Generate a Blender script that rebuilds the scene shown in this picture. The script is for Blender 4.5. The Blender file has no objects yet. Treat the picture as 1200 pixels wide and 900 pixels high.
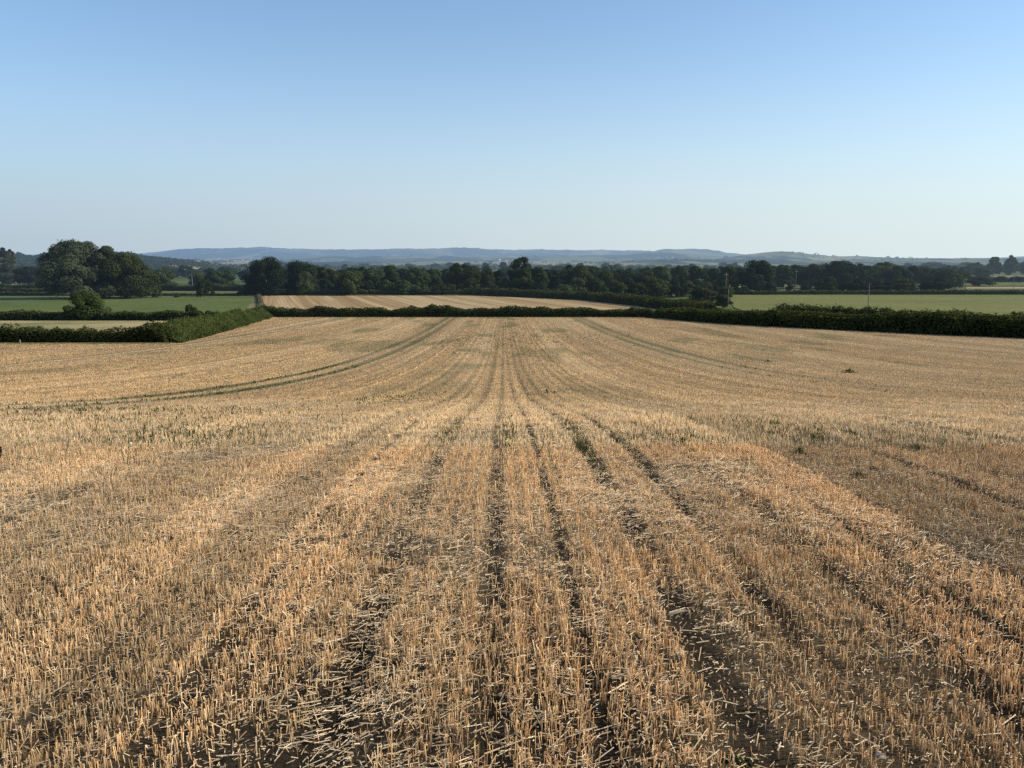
import bpy, math
import numpy as np
from mathutils import Vector

scene = bpy.context.scene
COL = scene.collection
RNG = np.random.default_rng(20240817)

# ------------------------------------------------------------------ camera model (1200 x 900 photograph)
F_PX = 930.0
PITCH = math.atan(145.0 / F_PX)
SP, CP = math.sin(PITCH), math.cos(PITCH)


def ray(px, py):
    """Slope of the sight line through a photo pixel: X and Z per metre of Y."""
    u = (px - 600.0) / F_PX
    v = (450.0 - py) / F_PX
    yy = CP + v * SP
    return u / yy, (-SP + v * CP) / yy


# ------------------------------------------------------------------ noise
def _hash(ix, iy, seed):
    h = (ix.astype(np.int64) * 374761393 + iy.astype(np.int64) * 668265263 + seed * 1442695041) & 0xFFFFFFFF
    h = ((h ^ (h >> 13)) * 1274126177) & 0xFFFFFFFF
    h = h ^ (h >> 16)
    return (h & 0xFFFFFF) / float(0xFFFFFF)


def vnoise(x, y, seed=0):
    x = np.asarray(x, float); y = np.asarray(y, float)
    ix = np.floor(x); iy = np.floor(y)
    fx = x - ix; fy = y - iy
    fx = fx * fx * (3 - 2 * fx); fy = fy * fy * (3 - 2 * fy)
    a = _hash(ix, iy, seed); b = _hash(ix + 1, iy, seed)
    c = _hash(ix, iy + 1, seed); d = _hash(ix + 1, iy + 1, seed)
    return (a * (1 - fx) + b * fx) * (1 - fy) + (c * (1 - fx) + d * fx) * fy


def fbm(x, y, seed=0, octv=4, gain=0.5):
    s = 0; amp = 1.0; tot = 0
    for o in range(octv):
        s = s + amp * vnoise(x * 2 ** o + 17.3 * o, y * 2 ** o - 9.1 * o, seed + o * 7)
        tot += amp; amp *= gain
    return s / tot


# ------------------------------------------------------------------ terrain
_PY = np.array([-60, -20, 0, 4, 8, 12, 18.6, 28, 42, 58, 98, 130, 159, 190, 240, 330, 600, 1000, 3000, 9000, 20000.])
_PD = np.array([.2, 1.05, 1.70, 1.85, 2.08, 2.50, 3.50, 4.86, 6.40, 7.80, 10.15, 11.5, 12.4, 13.3, 14.1, 14.6, 15.2, 16.5, 22, 30, 45.])


def _pchip_slopes(x, y):
    h = np.diff(x); d = np.diff(y) / h
    m = np.zeros_like(y)
    for i in range(1, len(x) - 1):
        if d[i - 1] * d[i] > 0:
            w1 = 2 * h[i] + h[i - 1]; w2 = h[i] + 2 * h[i - 1]
            m[i] = (w1 + w2) / (w1 / d[i - 1] + w2 / d[i])
    m[0] = d[0]; m[-1] = d[-1]
    return m


_PM = _pchip_slopes(_PY, _PD)


def ground_z(x, y):
    y = np.asarray(y, float)
    yc = np.clip(y, _PY[0], _PY[-1])
    i = np.clip(np.searchsorted(_PY, yc) - 1, 0, len(_PY) - 2)
    h = _PY[i + 1] - _PY[i]; t = (yc - _PY[i]) / h
    d = ((1 + 2 * t) * (1 - t) ** 2) * _PD[i] + (t * (1 - t) ** 2) * h * _PM[i] + (t * t * (3 - 2 * t)) * _PD[i + 1] + (t * t * (t - 1)) * h * _PM[i + 1]
    return -d + 0.0 * np.asarray(x, float)


def gz(x, y):
    return float(ground_z(np.array([x]), np.array([y]))[0])


def place(px, d, py=340):
    kx, _ = ray(px, py)
    return kx * d, d, gz(kx * d, d)


def row_coord(x, y):
    return x + 0.0108 * y


# bare strips between the drilled bands of stubble (row coordinate, half width, strength)
GAPS = [(-0.70, .072, .95), (-0.07, .052, .95), (0.38, .046, .9), (0.93, .080, 1.0), (1.43, .055, .95)]
_g = np.random.default_rng(5)
_r = 1.43
while _r < 120:
    _r += _g.uniform(.42, .62); GAPS.append((_r, _g.uniform(.04, .08), _g.uniform(.45, .95)))
_r = -0.70
while _r > -150:
    _r -= _g.uniform(.45, .68); GAPS.append((_r, _g.uniform(.04, .09), _g.uniform(.45, .95)))
GAPS.sort()
_GC = np.array([g[0] for g in GAPS]); _GW = np.array([g[1] for g in GAPS]); _GS = np.array([g[2] for g in GAPS])
TRAMS = [-12.9, -11.1, 16.1, 17.9, -38.5, -36.7]


def gap_amount(x, y, widen=1.0):
    r = row_coord(x, y) + 0.03 * (vnoise(x * 0 + y * .7, x * .3, 91) - .5)
    i = np.clip(np.searchsorted(_GC, r), 1, len(_GC) - 1)
    i = np.where(np.abs(_GC[i] - r) < np.abs(_GC[i - 1] - r), i, i - 1)
    a = np.clip(1.35 - np.abs(r - _GC[i]) / (_GW[i] * widen) * .8, 0, 1) * _GS[i]
    return a * np.clip(-.05 + 1.75 * fbm(_GC[i] * 7.7 + x * 0, y * 1.1 + _GC[i] * 3.1, 13, 2), 0, 1)


def tram_amount(x, y):
    r = row_coord(x, y)
    a = 0
    for t in TRAMS:
        k = 1.0 if t > -20 and t < 0 else .75 if t < 0 else np.clip((y - 34) / 40, .2, 1)
        a = np.maximum(a, k * np.clip(1.5 - np.abs(r - t) / (.27 + .0016 * np.clip(y, 0, 200) + .16 * np.clip((52 - y) / 25, 0, 1)), 0, 1))
    return a


def micro(x, y):
    fade = np.clip(1.0 - (y - 14) / 14, 0, 1)
    m = (fbm(x * 9, y * 9, 3, 3) - .5) * .055 + (fbm(x * 2.2, y * 2.2, 33, 2) - .5) * .05
    m = m - .022 * gap_amount(x, y)
    return m * fade


def field_z(x, y):
    return ground_z(x, y) + micro(x, y)


# ------------------------------------------------------------------ mesh helpers
def mesh_np(name, V, Fq, mat, parent=None, colors=None, smooth=False):
    V = np.ascontiguousarray(V, dtype=np.float32); Fq = np.ascontiguousarray(Fq, dtype=np.int32)
    me = bpy.data.meshes.new(name)
    k = Fq.shape[1]
    me.vertices.add(len(V)); me.vertices.foreach_set('co', V.ravel())
    me.loops.add(Fq.size); me.loops.foreach_set('vertex_index', Fq.ravel())
    me.polygons.add(len(Fq)); me.polygons.foreach_set('loop_start', np.arange(0, Fq.size, k, dtype=np.int32))
    me.polygons.foreach_set('use_smooth', np.full(len(Fq), smooth, dtype=bool))
    if colors is not None:
        c = np.ones((len(V), 4), np.float32); c[:, :3] = colors
        a = me.color_attributes.new('tint', 'FLOAT_COLOR', 'POINT')
        a.data.foreach_set('color', c.ravel())
    me.update(calc_edges=True)
    me.materials.append(mat)
    ob = bpy.data.objects.new(name, me); COL.objects.link(ob)
    if parent is not None: ob.parent = parent
    return ob


def tag(o, label=None, cat=None, group=None, kind=None):
    if label: o['label'] = label
    if cat: o['category'] = cat
    if group: o['group'] = group
    if kind: o['kind'] = kind
    return o


def empty(name, loc, rz=0.0):
    o = bpy.data.objects.new(name, None); COL.objects.link(o)
    o.location = loc; o.rotation_euler = (0, 0, rz); o.empty_display_size = .5
    return o


def copy_thing(src, name=None):
    c = src.copy(); COL.objects.link(c)
    for ch in src.children:
        d = ch.copy(); COL.objects.link(d); d.parent = c
        for g in ch.children:
            e = g.copy(); COL.objects.link(e); e.parent = d
    return c


def grid_faces(nr, nc):
    i = np.arange(nr - 1)[:, None] * nc + np.arange(nc - 1)[None, :]
    return np.stack([i, i + 1, i + nc + 1, i + nc], -1).reshape(-1, 4)


def unit(v):
    return v / np.maximum(np.linalg.norm(v, axis=-1, keepdims=True), 1e-9)


def cards(P, N, size, rng, aspect=1.0, up=None):
    """One ragged four-sided leaf clump per point, facing N."""
    n = len(P); N = unit(N)
    a = rng.normal(size=(n, 3)) if up is None else up
    t = unit(np.cross(N, a)); b = unit(np.cross(t, N))
    size = np.broadcast_to(size, (n,))
    j = rng.uniform(.55, 1.25, (n, 4))
    asp = np.broadcast_to(aspect, (n,))
    c0 = P + t * (size * j[:, 0])[:, None] * .62
    c1 = P + b * (size * asp * j[:, 1])[:, None] * .62
    c2 = P - t * (size * j[:, 2])[:, None] * .62
    c3 = P - b * (size * asp * j[:, 3])[:, None] * .62
    V = np.stack([c0, c1, c2, c3], 1).reshape(-1, 3)
    Fq = np.arange(n * 4).reshape(n, 4)
    return V, Fq


def tube(path, radii, sides=7):
    path = np.asarray(path, float); n = len(path)
    V = []
    for i in range(n):
        d = path[min(i + 1, n - 1)] - path[max(i - 1, 0)]
        d = d / np.linalg.norm(d)
        a = np.cross(d, [0, 1, 0] if abs(d[1]) < .9 else [1, 0, 0]); a /= np.linalg.norm(a); b = np.cross(d, a)
        th = np.linspace(0, 2 * np.pi, sides, endpoint=False)
        V.append(path[i] + radii[i] * (np.cos(th)[:, None] * a + np.sin(th)[:, None] * b))
    V = np.concatenate(V)
    Fq = []
    for i in range(n - 1):
        for s in range(sides):
            s2 = (s + 1) % sides
            Fq.append([i * sides + s, i * sides + s2, (i + 1) * sides + s2, (i + 1) * sides + s])
    return V, np.array(Fq)


def merge(parts):
    V, Fq, off = [], [], 0
    for v, f in parts:
        V.append(v); Fq.append(f + off); off += len(v)
    return np.concatenate(V), np.concatenate(Fq)


def box(x0, x1, y0, y1, z0, z1):
    V = np.array([[x0, y0, z0], [x1, y0, z0], [x1, y1, z0], [x0, y1, z0], [x0, y0, z1], [x1, y0, z1], [x1, y1, z1], [x0, y1, z1]], float)
    Fq = np.array([[0, 3, 2, 1], [4, 5, 6, 7], [0, 1, 5, 4], [1, 2, 6, 5], [2, 3, 7, 6], [3, 0, 4, 7]])
    return V, Fq


# ------------------------------------------------------------------ materials
def nd(nt, typ, **kw):
    n = nt.nodes.new(typ)
    for k, v in kw.items(): setattr(n, k, v)
    return n


def math_node(nt, op, a, b=None, clamp=False):
    n = nd(nt, 'ShaderNodeMath', operation=op, use_clamp=clamp)
    for i, v in enumerate((a, b)):
        if v is None: continue
        if isinstance(v, (int, float)): n.inputs[i].default_value = v
        else: nt.links.new(v, n.inputs[i])
    return n.outputs[0]


def mixc(nt, fac, a, b, blend='MIX'):
    n = nd(nt, 'ShaderNodeMix', data_type='RGBA', blend_type=blend)
    for sock, v in ((n.inputs[0], fac), (n.inputs[6], a), (n.inputs[7], b)):
        if isinstance(v, (int, float)): sock.default_value = v
        elif isinstance(v, tuple): sock.default_value = (*v, 1)
        else: nt.links.new(v, sock)
    return n.outputs[2]


def noise(nt, vec, scale, detail=4, rough=.55):
    n = nd(nt, 'ShaderNodeTexNoise')
    n.inputs['Scale'].default_value = scale; n.inputs['Detail'].default_value = detail; n.inputs['Roughness'].default_value = rough
    nt.links.new(vec, n.inputs['Vector'])
    return n.outputs['Fac']


def ramp(nt, fac, stops):
    n = nd(nt, 'ShaderNodeValToRGB')
    cr = n.color_ramp
    while len(cr.elements) < len(stops): cr.elements.new(.5)
    for e, (p, c) in zip(cr.elements, stops):
        e.position = p; e.color = (*c, 1) if len(c) == 3 else c
    nt.links.new(fac, n.inputs[0])
    return n.outputs[0]


# haze painted as glow into materials, thicker with distance from the hilltop field
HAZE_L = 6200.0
hz = bpy.data.node_groups.new('painted_haze', 'ShaderNodeTree')
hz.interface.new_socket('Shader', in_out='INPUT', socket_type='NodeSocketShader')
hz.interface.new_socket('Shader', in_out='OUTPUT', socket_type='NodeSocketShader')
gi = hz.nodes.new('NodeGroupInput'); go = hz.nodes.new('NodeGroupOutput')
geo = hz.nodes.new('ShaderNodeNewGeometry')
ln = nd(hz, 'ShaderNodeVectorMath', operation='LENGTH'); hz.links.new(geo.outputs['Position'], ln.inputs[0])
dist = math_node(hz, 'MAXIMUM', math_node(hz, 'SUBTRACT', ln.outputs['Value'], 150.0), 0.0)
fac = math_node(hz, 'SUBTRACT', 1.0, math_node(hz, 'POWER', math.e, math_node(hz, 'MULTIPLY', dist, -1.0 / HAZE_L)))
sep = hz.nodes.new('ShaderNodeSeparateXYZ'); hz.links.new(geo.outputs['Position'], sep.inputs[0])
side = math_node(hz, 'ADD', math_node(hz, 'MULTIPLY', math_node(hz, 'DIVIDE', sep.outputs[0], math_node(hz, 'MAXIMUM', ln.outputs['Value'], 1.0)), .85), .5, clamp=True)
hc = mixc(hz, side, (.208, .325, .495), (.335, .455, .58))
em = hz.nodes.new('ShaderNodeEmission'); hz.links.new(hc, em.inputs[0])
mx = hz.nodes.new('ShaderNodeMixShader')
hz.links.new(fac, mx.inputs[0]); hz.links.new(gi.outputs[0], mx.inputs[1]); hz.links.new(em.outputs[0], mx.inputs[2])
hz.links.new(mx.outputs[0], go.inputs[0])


def new_mat(name):
    m = bpy.data.materials.new(name); m.use_nodes = True
    m.node_tree.nodes.clear()
    return m, m.node_tree


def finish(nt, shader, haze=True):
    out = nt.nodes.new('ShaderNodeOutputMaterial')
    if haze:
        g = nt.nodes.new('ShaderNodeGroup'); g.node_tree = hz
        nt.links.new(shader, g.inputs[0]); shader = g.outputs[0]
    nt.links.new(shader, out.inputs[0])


def principled(nt, color, rough=.8, spec=.2, normal=None):
    b = nt.nodes.new('ShaderNodeBsdfPrincipled')
    b.inputs['Roughness'].default_value = rough; b.inputs['Specular IOR Level'].default_value = spec
    if isinstance(color, tuple): b.inputs['Base Color'].default_value = (*color, 1)
    else: nt.links.new(color, b.inputs['Base Color'])
    if normal is not None: nt.links.new(normal, b.inputs['Normal'])
    return b.outputs[0]


def bump(nt, h, dist, strength=1.0):
    n = nt.nodes.new('ShaderNodeBump'); n.inputs['Strength'].default_value = strength; n.inputs['Distance'].default_value = dist
    nt.links.new(h, n.inputs['Height']); return n.outputs[0]


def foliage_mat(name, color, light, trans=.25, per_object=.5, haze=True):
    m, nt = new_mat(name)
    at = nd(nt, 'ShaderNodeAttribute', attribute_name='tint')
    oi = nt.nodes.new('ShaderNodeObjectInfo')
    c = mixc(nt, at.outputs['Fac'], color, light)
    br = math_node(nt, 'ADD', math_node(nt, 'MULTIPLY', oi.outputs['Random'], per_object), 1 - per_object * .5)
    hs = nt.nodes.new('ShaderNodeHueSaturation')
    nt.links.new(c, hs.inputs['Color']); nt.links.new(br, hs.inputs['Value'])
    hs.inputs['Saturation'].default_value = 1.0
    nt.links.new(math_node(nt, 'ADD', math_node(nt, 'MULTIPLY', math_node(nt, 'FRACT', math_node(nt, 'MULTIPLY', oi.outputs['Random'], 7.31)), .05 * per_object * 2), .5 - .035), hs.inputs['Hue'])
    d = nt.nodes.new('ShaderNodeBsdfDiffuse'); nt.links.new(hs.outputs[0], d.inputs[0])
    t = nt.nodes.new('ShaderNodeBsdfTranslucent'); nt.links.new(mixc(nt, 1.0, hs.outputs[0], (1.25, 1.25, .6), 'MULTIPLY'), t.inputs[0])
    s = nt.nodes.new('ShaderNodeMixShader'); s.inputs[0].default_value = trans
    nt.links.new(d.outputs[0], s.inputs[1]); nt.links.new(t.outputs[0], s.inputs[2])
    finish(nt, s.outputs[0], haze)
    return m


M = {}
M['oak'] = foliage_mat('oak_leaf', (.018, .028, .012), (.060, .080, .028))
M['lime'] = foliage_mat('lime_leaf', (.024, .039, .014), (.080, .105, .036))
M['willow'] = foliage_mat('willow_leaf', (.028, .037, .020), (.088, .102, .055))
M['dark'] = foliage_mat('evergreen_leaf', (.013, .020, .011), (.036, .050, .022))
M['brown'] = foliage_mat('dry_thicket_leaf', (.030, .033, .018), (.068, .070, .035))
M['hedge'] = foliage_mat('hedge_leaf', (.024, .033, .013), (.095, .120, .045), trans=.3, per_object=.1)
M['reed'] = foliage_mat('lush_grass', (.036, .057, .020), (.095, .128, .046), trans=.3, per_object=.1)
M['weed'] = foliage_mat('weed_leaf', (.040, .052, .018), (.110, .125, .045), trans=.3, per_object=.3, haze=False)
M['dryweed'] = foliage_mat('dry_weed_leaf', (.035, .030, .016), (.10, .085, .04), trans=.2, per_object=.2, haze=False)

m, nt = new_mat('bark'); tc = nt.nodes.new('ShaderNodeTexCoord')
n_ = noise(nt, tc.outputs['Object'], 3.0, 6)
finish(nt, principled(nt, ramp(nt, n_, [(.3, (.035, .028, .02)), (.7, (.10, .085, .065))]), .9, .1)); M['bark'] = m

m, nt = new_mat('weathered_wood'); tc = nt.nodes.new('ShaderNodeTexCoord')
n_ = noise(nt, tc.outputs['Object'], 2.0, 6)
finish(nt, principled(nt, ramp(nt, n_, [(.3, (.12, .105, .085)), (.7, (.22, .20, .165))]), .85, .1)); M['wood'] = m
m, nt = new_mat('porcelain'); finish(nt, principled(nt, (.45, .40, .36), .3, .5)); M['porcelain'] = m

# stubble stems and loose straw
m, nt = new_mat('straw')
at = nd(nt, 'ShaderNodeAttribute', attribute_name='tint')
d = principled(nt, at.outputs['Color'], .48, .32)
t = nt.nodes.new('ShaderNodeBsdfTranslucent'); nt.links.new(at.outputs['Color'], t.inputs[0])
s = nt.nodes.new('ShaderNodeMixShader'); s.inputs[0].default_value = .28
nt.links.new(d, s.inputs[1]); nt.links.new(t.outputs[0], s.inputs[2])
finish(nt, s.outputs[0]); M['straw'] = m

# soil of the stubble field: dark clods near, chaff and thatch taking over with distance
m, nt = new_mat('stubble_soil')
tc = nt.nodes.new('ShaderNodeTexCoord'); P = tc.outputs['Object']
at = nd(nt, 'ShaderNodeAttribute', attribute_name='tint')     # r = thatch, g = green, b = pale swath
sp = nt.nodes.new('ShaderNodeSeparateColor'); nt.links.new(at.outputs['Color'], sp.inputs[0])
clod = noise(nt, P, 14, 8, .65)
soil = ramp(nt, clod, [(.28, (.014, .009, .005)), (.55, (.036, .025, .015)), (.78, (.080, .057, .035))])
fine = noise(nt, P, 120, 3, .7)
chaff = ramp(nt, fine, [(.60, (0, 0, 0)), (.70, (1, 1, 1))])
soil = mixc(nt, math_node(nt, 'MULTIPLY', chaff, .55), soil, (.27, .20, .115))
th = ramp(nt, noise(nt, P, 3.0, 8, .7), [(.25, (.18, .118, .056)), (.5, (.29, .195, .095)), (.75, (.42, .30, .155))])
th = mixc(nt, sp.outputs[2], th, (.50, .38, .22))
c = mixc(nt, sp.outputs[0], soil, th)
c = mixc(nt, sp.outputs[1], c, (.075, .085, .028))
hgt = math_node(nt, 'ADD', noise(nt, P, 22, 8, .7), math_node(nt, 'MULTIPLY', noise(nt, P, 90, 4, .7), .35))
finish(nt, principled(nt, c, .95, .1, bump(nt, hgt, .05, .9))); M['soil'] = m

# far stubble field with its drilled bands
m, nt = new_mat('far_stubble')
tc = nt.nodes.new('ShaderNodeTexCoord'); P = tc.outputs['Object']
mp = nt.nodes.new('ShaderNodeMapping'); nt.links.new(P, mp.inputs[0])
mp.inputs['Rotation'].default_value = (0, 0, math.radians(-17.3))
mp2 = nt.nodes.new('ShaderNodeMapping'); nt.links.new(mp.outputs[0], mp2.inputs[0]); mp2.inputs['Scale'].default_value = (1, .012, 1); mp = mp2
b1 = noise(nt, mp.outputs[0], .19, 3, .6); b2 = noise(nt, mp.outputs[0], 1.1, 2, .6)
c = ramp(nt, b1, [(.36, (.33, .205, .085)), (.47, (.39, .255, .112)), (.53, (.47, .325, .155)), (.60, (.52, .375, .19))])
c = mixc(nt, .55, c, ramp(nt, b2, [(.35, (.55, .55, .55)), (.6, (1.15, 1.15, 1.15))]), 'MULTIPLY')
c = mixc(nt, math_node(nt, 'MULTIPLY', noise(nt, P, 1.5, 6, .7), .4), c, (.16, .11, .05))
finish(nt, principled(nt, c, .9, .1, bump(nt, noise(nt, P, 3, 6, .7), .15, .7))); M['far_stubble'] = m


def grass_mat(name, a, b, c_, s1=.03, s2=.6, bmp=.12):
    m, nt = new_mat(name)
    tc = nt.nodes.new('ShaderNodeTexCoord'); P = tc.outputs['Object']
    n1 = noise(nt, P, s1, 5, .6); n2 = noise(nt, P, s2, 8, .75)
    c = ramp(nt, n1, [(.35, a), (.5, b), (.65, c_)])
    c = mixc(nt, .6, c, ramp(nt, n2, [(.3, (.55, .55, .55)), (.7, (1.4, 1.4, 1.4))]), 'MULTIPLY')
    finish(nt, principled(nt, c, .95, .05, bump(nt, n2, bmp, .8)))
    return m


M['green_field'] = grass_mat('green_pasture', (.085, .110, .030), (.105, .130, .036), (.120, .135, .040))
M['olive_field'] = grass_mat('olive_crop', (.142, .147, .042), (.166, .165, .047), (.188, .178, .055), s1=.02)
M['meadow'] = grass_mat('pale_meadow', (.17, .18, .065), (.36, .28, .135), (.48, .35, .18), s1=.03)
M['verge'] = grass_mat('dry_verge', (.16, .135, .05), (.22, .17, .07), (.11, .12, .035), s1=.25, s2=3)
M['tan_field'] = grass_mat('distant_tan_field', (.30, .23, .11), (.34, .26, .13), (.38, .30, .16))

m, nt = new_mat('valley_ground')
tc = nt.nodes.new('ShaderNodeTexCoord'); P = tc.outputs['Object']
vo = nd(nt, 'ShaderNodeTexVoronoi'); vo.inputs['Scale'].default_value = .006; nt.links.new(P, vo.inputs['Vector'])
spv = nt.nodes.new('ShaderNodeSeparateColor'); nt.links.new(vo.outputs['Color'], spv.inputs[0])
c = ramp(nt, spv.outputs[0], [(.0, (.055, .075, .022)), (.35, (.085, .11, .03)), (.6, (.11, .125, .04)), (.8, (.20, .17, .075)), (1., (.08, .10, .03))])
c = mixc(nt, .5, c, ramp(nt, noise(nt, P, .35, 8, .7), [(.3, (.5, .5, .5)), (.7, (1.4, 1.4, 1.4))]), 'MULTIPLY')
finish(nt, principled(nt, c, .95, .05)); M['ground'] = m

m, nt = new_mat('hill_cover')
tc = nt.nodes.new('ShaderNodeTexCoord'); P = tc.outputs['Object']
mp = nt.nodes.new('ShaderNodeMapping'); nt.links.new(P, mp.inputs[0]); mp.inputs['Scale'].default_value = (1, .45, 1)
n1 = noise(nt, mp.outputs[0], .0016, 8, .62)
vo = nd(nt, 'ShaderNodeTexVoronoi'); vo.inputs['Scale'].default_value = .0042; nt.links.new(mp.outputs[0], vo.inputs['Vector'])
spv = nt.nodes.new('ShaderNodeSeparateColor'); nt.links.new(vo.outputs['Color'], spv.inputs[0])
fields = ramp(nt, spv.outputs[0], [(0, (.09, .115, .035)), (.4, (.14, .15, .055)), (.7, (.27, .24, .12)), (1, (.08, .10, .03))])
wood = ramp(nt, n1, [(.47, (0, 0, 0)), (.52, (1, 1, 1))])
c = mixc(nt, wood, fields, (.012, .019, .010))
finish(nt, principled(nt, c, .95, .05)); M['hill'] = m
m, nt = new_mat('wooded_hill_cover')
finish(nt, principled(nt, (.022, .030, .013), .95, .05)); M['wooded'] = m
m, nt = new_mat('whitewash'); tc = nt.nodes.new('ShaderNodeTexCoord')
finish(nt, principled(nt, ramp(nt, noise(nt, tc.outputs['Object'], 1, 5), [(.3, (.62, .59, .53)), (.7, (.78, .76, .70))]), .8, .2)); M['white'] = m
m, nt = new_mat('roof_tile'); tc = nt.nodes.new('ShaderNodeTexCoord')
finish(nt, principled(nt, ramp(nt, noise(nt, tc.outputs['Object'], 2, 5), [(.3, (.11, .075, .06)), (.7, (.20, .13, .10))]), .8, .2)); M['roof'] = m
m, nt = new_mat('window_glass'); finish(nt, principled(nt, (.03, .035, .04), .1, .5)); M['glass'] = m
m, nt = new_mat('flint'); tc = nt.nodes.new('ShaderNodeTexCoord')
n_ = noise(nt, tc.outputs['Object'], 18, 6)
finish(nt, principled(nt, ramp(nt, n_, [(.3, (.16, .14, .11)), (.7, (.33, .29, .24))]), .75, .3, bump(nt, n_, .01, .6)), False); M['flint'] = m

# ------------------------------------------------------------------ ground sheet
ys = np.concatenate([np.linspace(-60, 0, 7), np.geomspace(1.5, 14000, 260)])
us = np.concatenate([np.linspace(-1, 1, 61)])
X = us[None, :] * (ys[:, None].clip(0) * 1.05 + 160); Y = np.broadcast_to(ys[:, None], X.shape)
V = np.stack([X, Y, ground_z(X, Y) - .16], -1).reshape(-1, 3)
tag(mesh_np('ground', V, grid_faces(*X.shape), M['ground'], smooth=True), kind='structure')

# ------------------------------------------------------------------ main stubble field
_RY = np.array([-60, 49, 109, 152, 164, 184, 187]); _RX = np.array([170, 110, 71, 43, 38.5, 33, 20.])


def field_right(y): return np.interp(y, _RY, _RX)


def field_left(y): return np.where(y < 98, -150.0, np.interp(y, [98, 187], [-41.0, -57.0]))


def in_field(x, y): return (x > field_left(y)) & (x < field_right(y)) & (y < 187)


def thatch_rgb(x, y):
    """r: thatch cover, g: green, b: paleness of the ground sheet."""
    tr = tram_amount(x, y)
    r = np.clip(.26 + .70 * np.clip((y - 3.5) / 13, 0, 1) + .8 * (fbm(x * .8, y * .35, 51, 3) - .5) * np.clip(1.4 - y / 20, .5, 1), 0, 1)
    r = r * (1 - .92 * gap_amount(x, y, 1.15) * np.clip(1.2 - y / 60, .25, 1))
    g = np.clip((fbm(x * .25, y * .06, 71, 3) - .60) * 3.2, 0, .45) * np.clip(y / 60, 0, 1) + tr * .70 * np.clip(vnoise(row_coord(x, y) * .3, y * .05, 6) * 1.4, .4, 1)
    rc = row_coord(x, y)
    b = np.clip((vnoise(rc * .35, y * .012, 23) - .5) * 1.6, 0, .6)
    return np.stack([r, np.clip(g, 0, .85), b], -1)


ysn = np.concatenate([np.linspace(-30, .8, 8), np.geomspace(1.2, 26, 500), np.geomspace(26.4, 97.9, 110), np.linspace(98, 187, 70)])
un = np.linspace(-1, 1, 460)
Xi = un[None, :] * (.74 * ysn.clip(0)[:, None] + 2.6)
outer = np.linspace(1, 0, 9)[:-1]
L = field_left(ysn)[:, None]; Rr = field_right(ysn)[:, None]
Xl = Xi[:, :1] + (np.minimum(L, Xi[:, :1]) - Xi[:, :1]) * outer[None, :]
Xr = Xi[:, -1:] + (np.maximum(Rr, Xi[:, -1:]) - Xi[:, -1:]) * outer[None, ::-1]
X = np.clip(np.concatenate([Xl, Xi, Xr], 1), L, Rr); Y = np.broadcast_to(ysn[:, None], X.shape)
V = np.stack([X, Y, field_z(X, Y)], -1).reshape(-1, 3)
ob = mesh_np('stubble_field', V, grid_faces(*X.shape), M['soil'], colors=thatch_rgb(X, Y).reshape(-1, 3), smooth=True)
tag(ob, kind='structure')

# ------------------------------------------------------------------ stubble stems
STRAW = np.array([[.70, .475, .235], [.76, .555, .30], [.62, .40, .185], [.82, .66, .43], [.48, .31, .145]])


def straw_color(n, rng, w=(.34, .24, .20, .12, .10)):
    c = STRAW[rng.choice(5, n, p=w)]
    return c * rng.uniform(.78, 1.18, (n, 1))


def stem_density(x, y, near):
    r = row_coord(x, y)
    row = np.abs(((r / .125) % 1.0) - .5) * .125          # 0 on the drill line
    rowd = np.exp(-(row / .050) ** 2) if near else np.exp(-(row / .058) ** 2)
    ga = gap_amount(x, y)
    patch = np.clip((fbm(x * 1.3, y * .8, 41, 3) - .23) * 4.6, .22, 1)
    return rowd * (1 - .97 * ga) * patch * (1 - .96 * tram_amount(x, y))


def sample_field(n, y0, y1, rng, pow_=0.0):
    """points in the view wedge (plus a margin) between y0 and y1, uniform per square metre times y**pow_"""
    y = rng.uniform(0, 1, n)
    k = 2 + pow_
    y = (y0 ** k + y * (y1 ** k - y0 ** k)) ** (1 / k) if abs(k) > 1e-6 else y0 * (y1 / y0) ** y
    x = rng.uniform(-1, 1, n) * (.70 * y + 2.2)
    return x, y


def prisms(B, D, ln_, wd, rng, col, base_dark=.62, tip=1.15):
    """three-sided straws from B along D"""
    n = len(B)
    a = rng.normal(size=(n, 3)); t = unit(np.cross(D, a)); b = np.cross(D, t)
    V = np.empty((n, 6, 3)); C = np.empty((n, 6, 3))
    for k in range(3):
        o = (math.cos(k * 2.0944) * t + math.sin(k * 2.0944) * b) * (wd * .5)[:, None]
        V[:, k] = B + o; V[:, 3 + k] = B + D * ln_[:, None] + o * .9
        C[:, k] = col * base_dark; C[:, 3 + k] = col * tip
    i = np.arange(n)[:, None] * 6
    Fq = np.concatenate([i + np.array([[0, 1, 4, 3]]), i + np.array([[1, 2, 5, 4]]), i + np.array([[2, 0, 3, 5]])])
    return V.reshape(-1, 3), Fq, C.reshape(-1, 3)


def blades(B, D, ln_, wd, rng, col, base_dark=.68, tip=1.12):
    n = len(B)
    # most blades turned to face sun and camera, for brighter, less speckled stubble
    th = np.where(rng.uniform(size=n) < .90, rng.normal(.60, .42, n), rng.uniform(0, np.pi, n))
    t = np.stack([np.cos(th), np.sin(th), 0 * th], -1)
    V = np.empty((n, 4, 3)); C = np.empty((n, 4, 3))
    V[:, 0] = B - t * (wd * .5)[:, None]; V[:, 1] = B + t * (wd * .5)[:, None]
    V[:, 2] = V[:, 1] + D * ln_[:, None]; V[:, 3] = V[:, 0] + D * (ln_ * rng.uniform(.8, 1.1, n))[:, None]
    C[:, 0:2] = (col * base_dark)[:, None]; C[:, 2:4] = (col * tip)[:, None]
    return V.reshape(-1, 3), np.arange(n * 4).reshape(n, 4), C.reshape(-1, 3)


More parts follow.
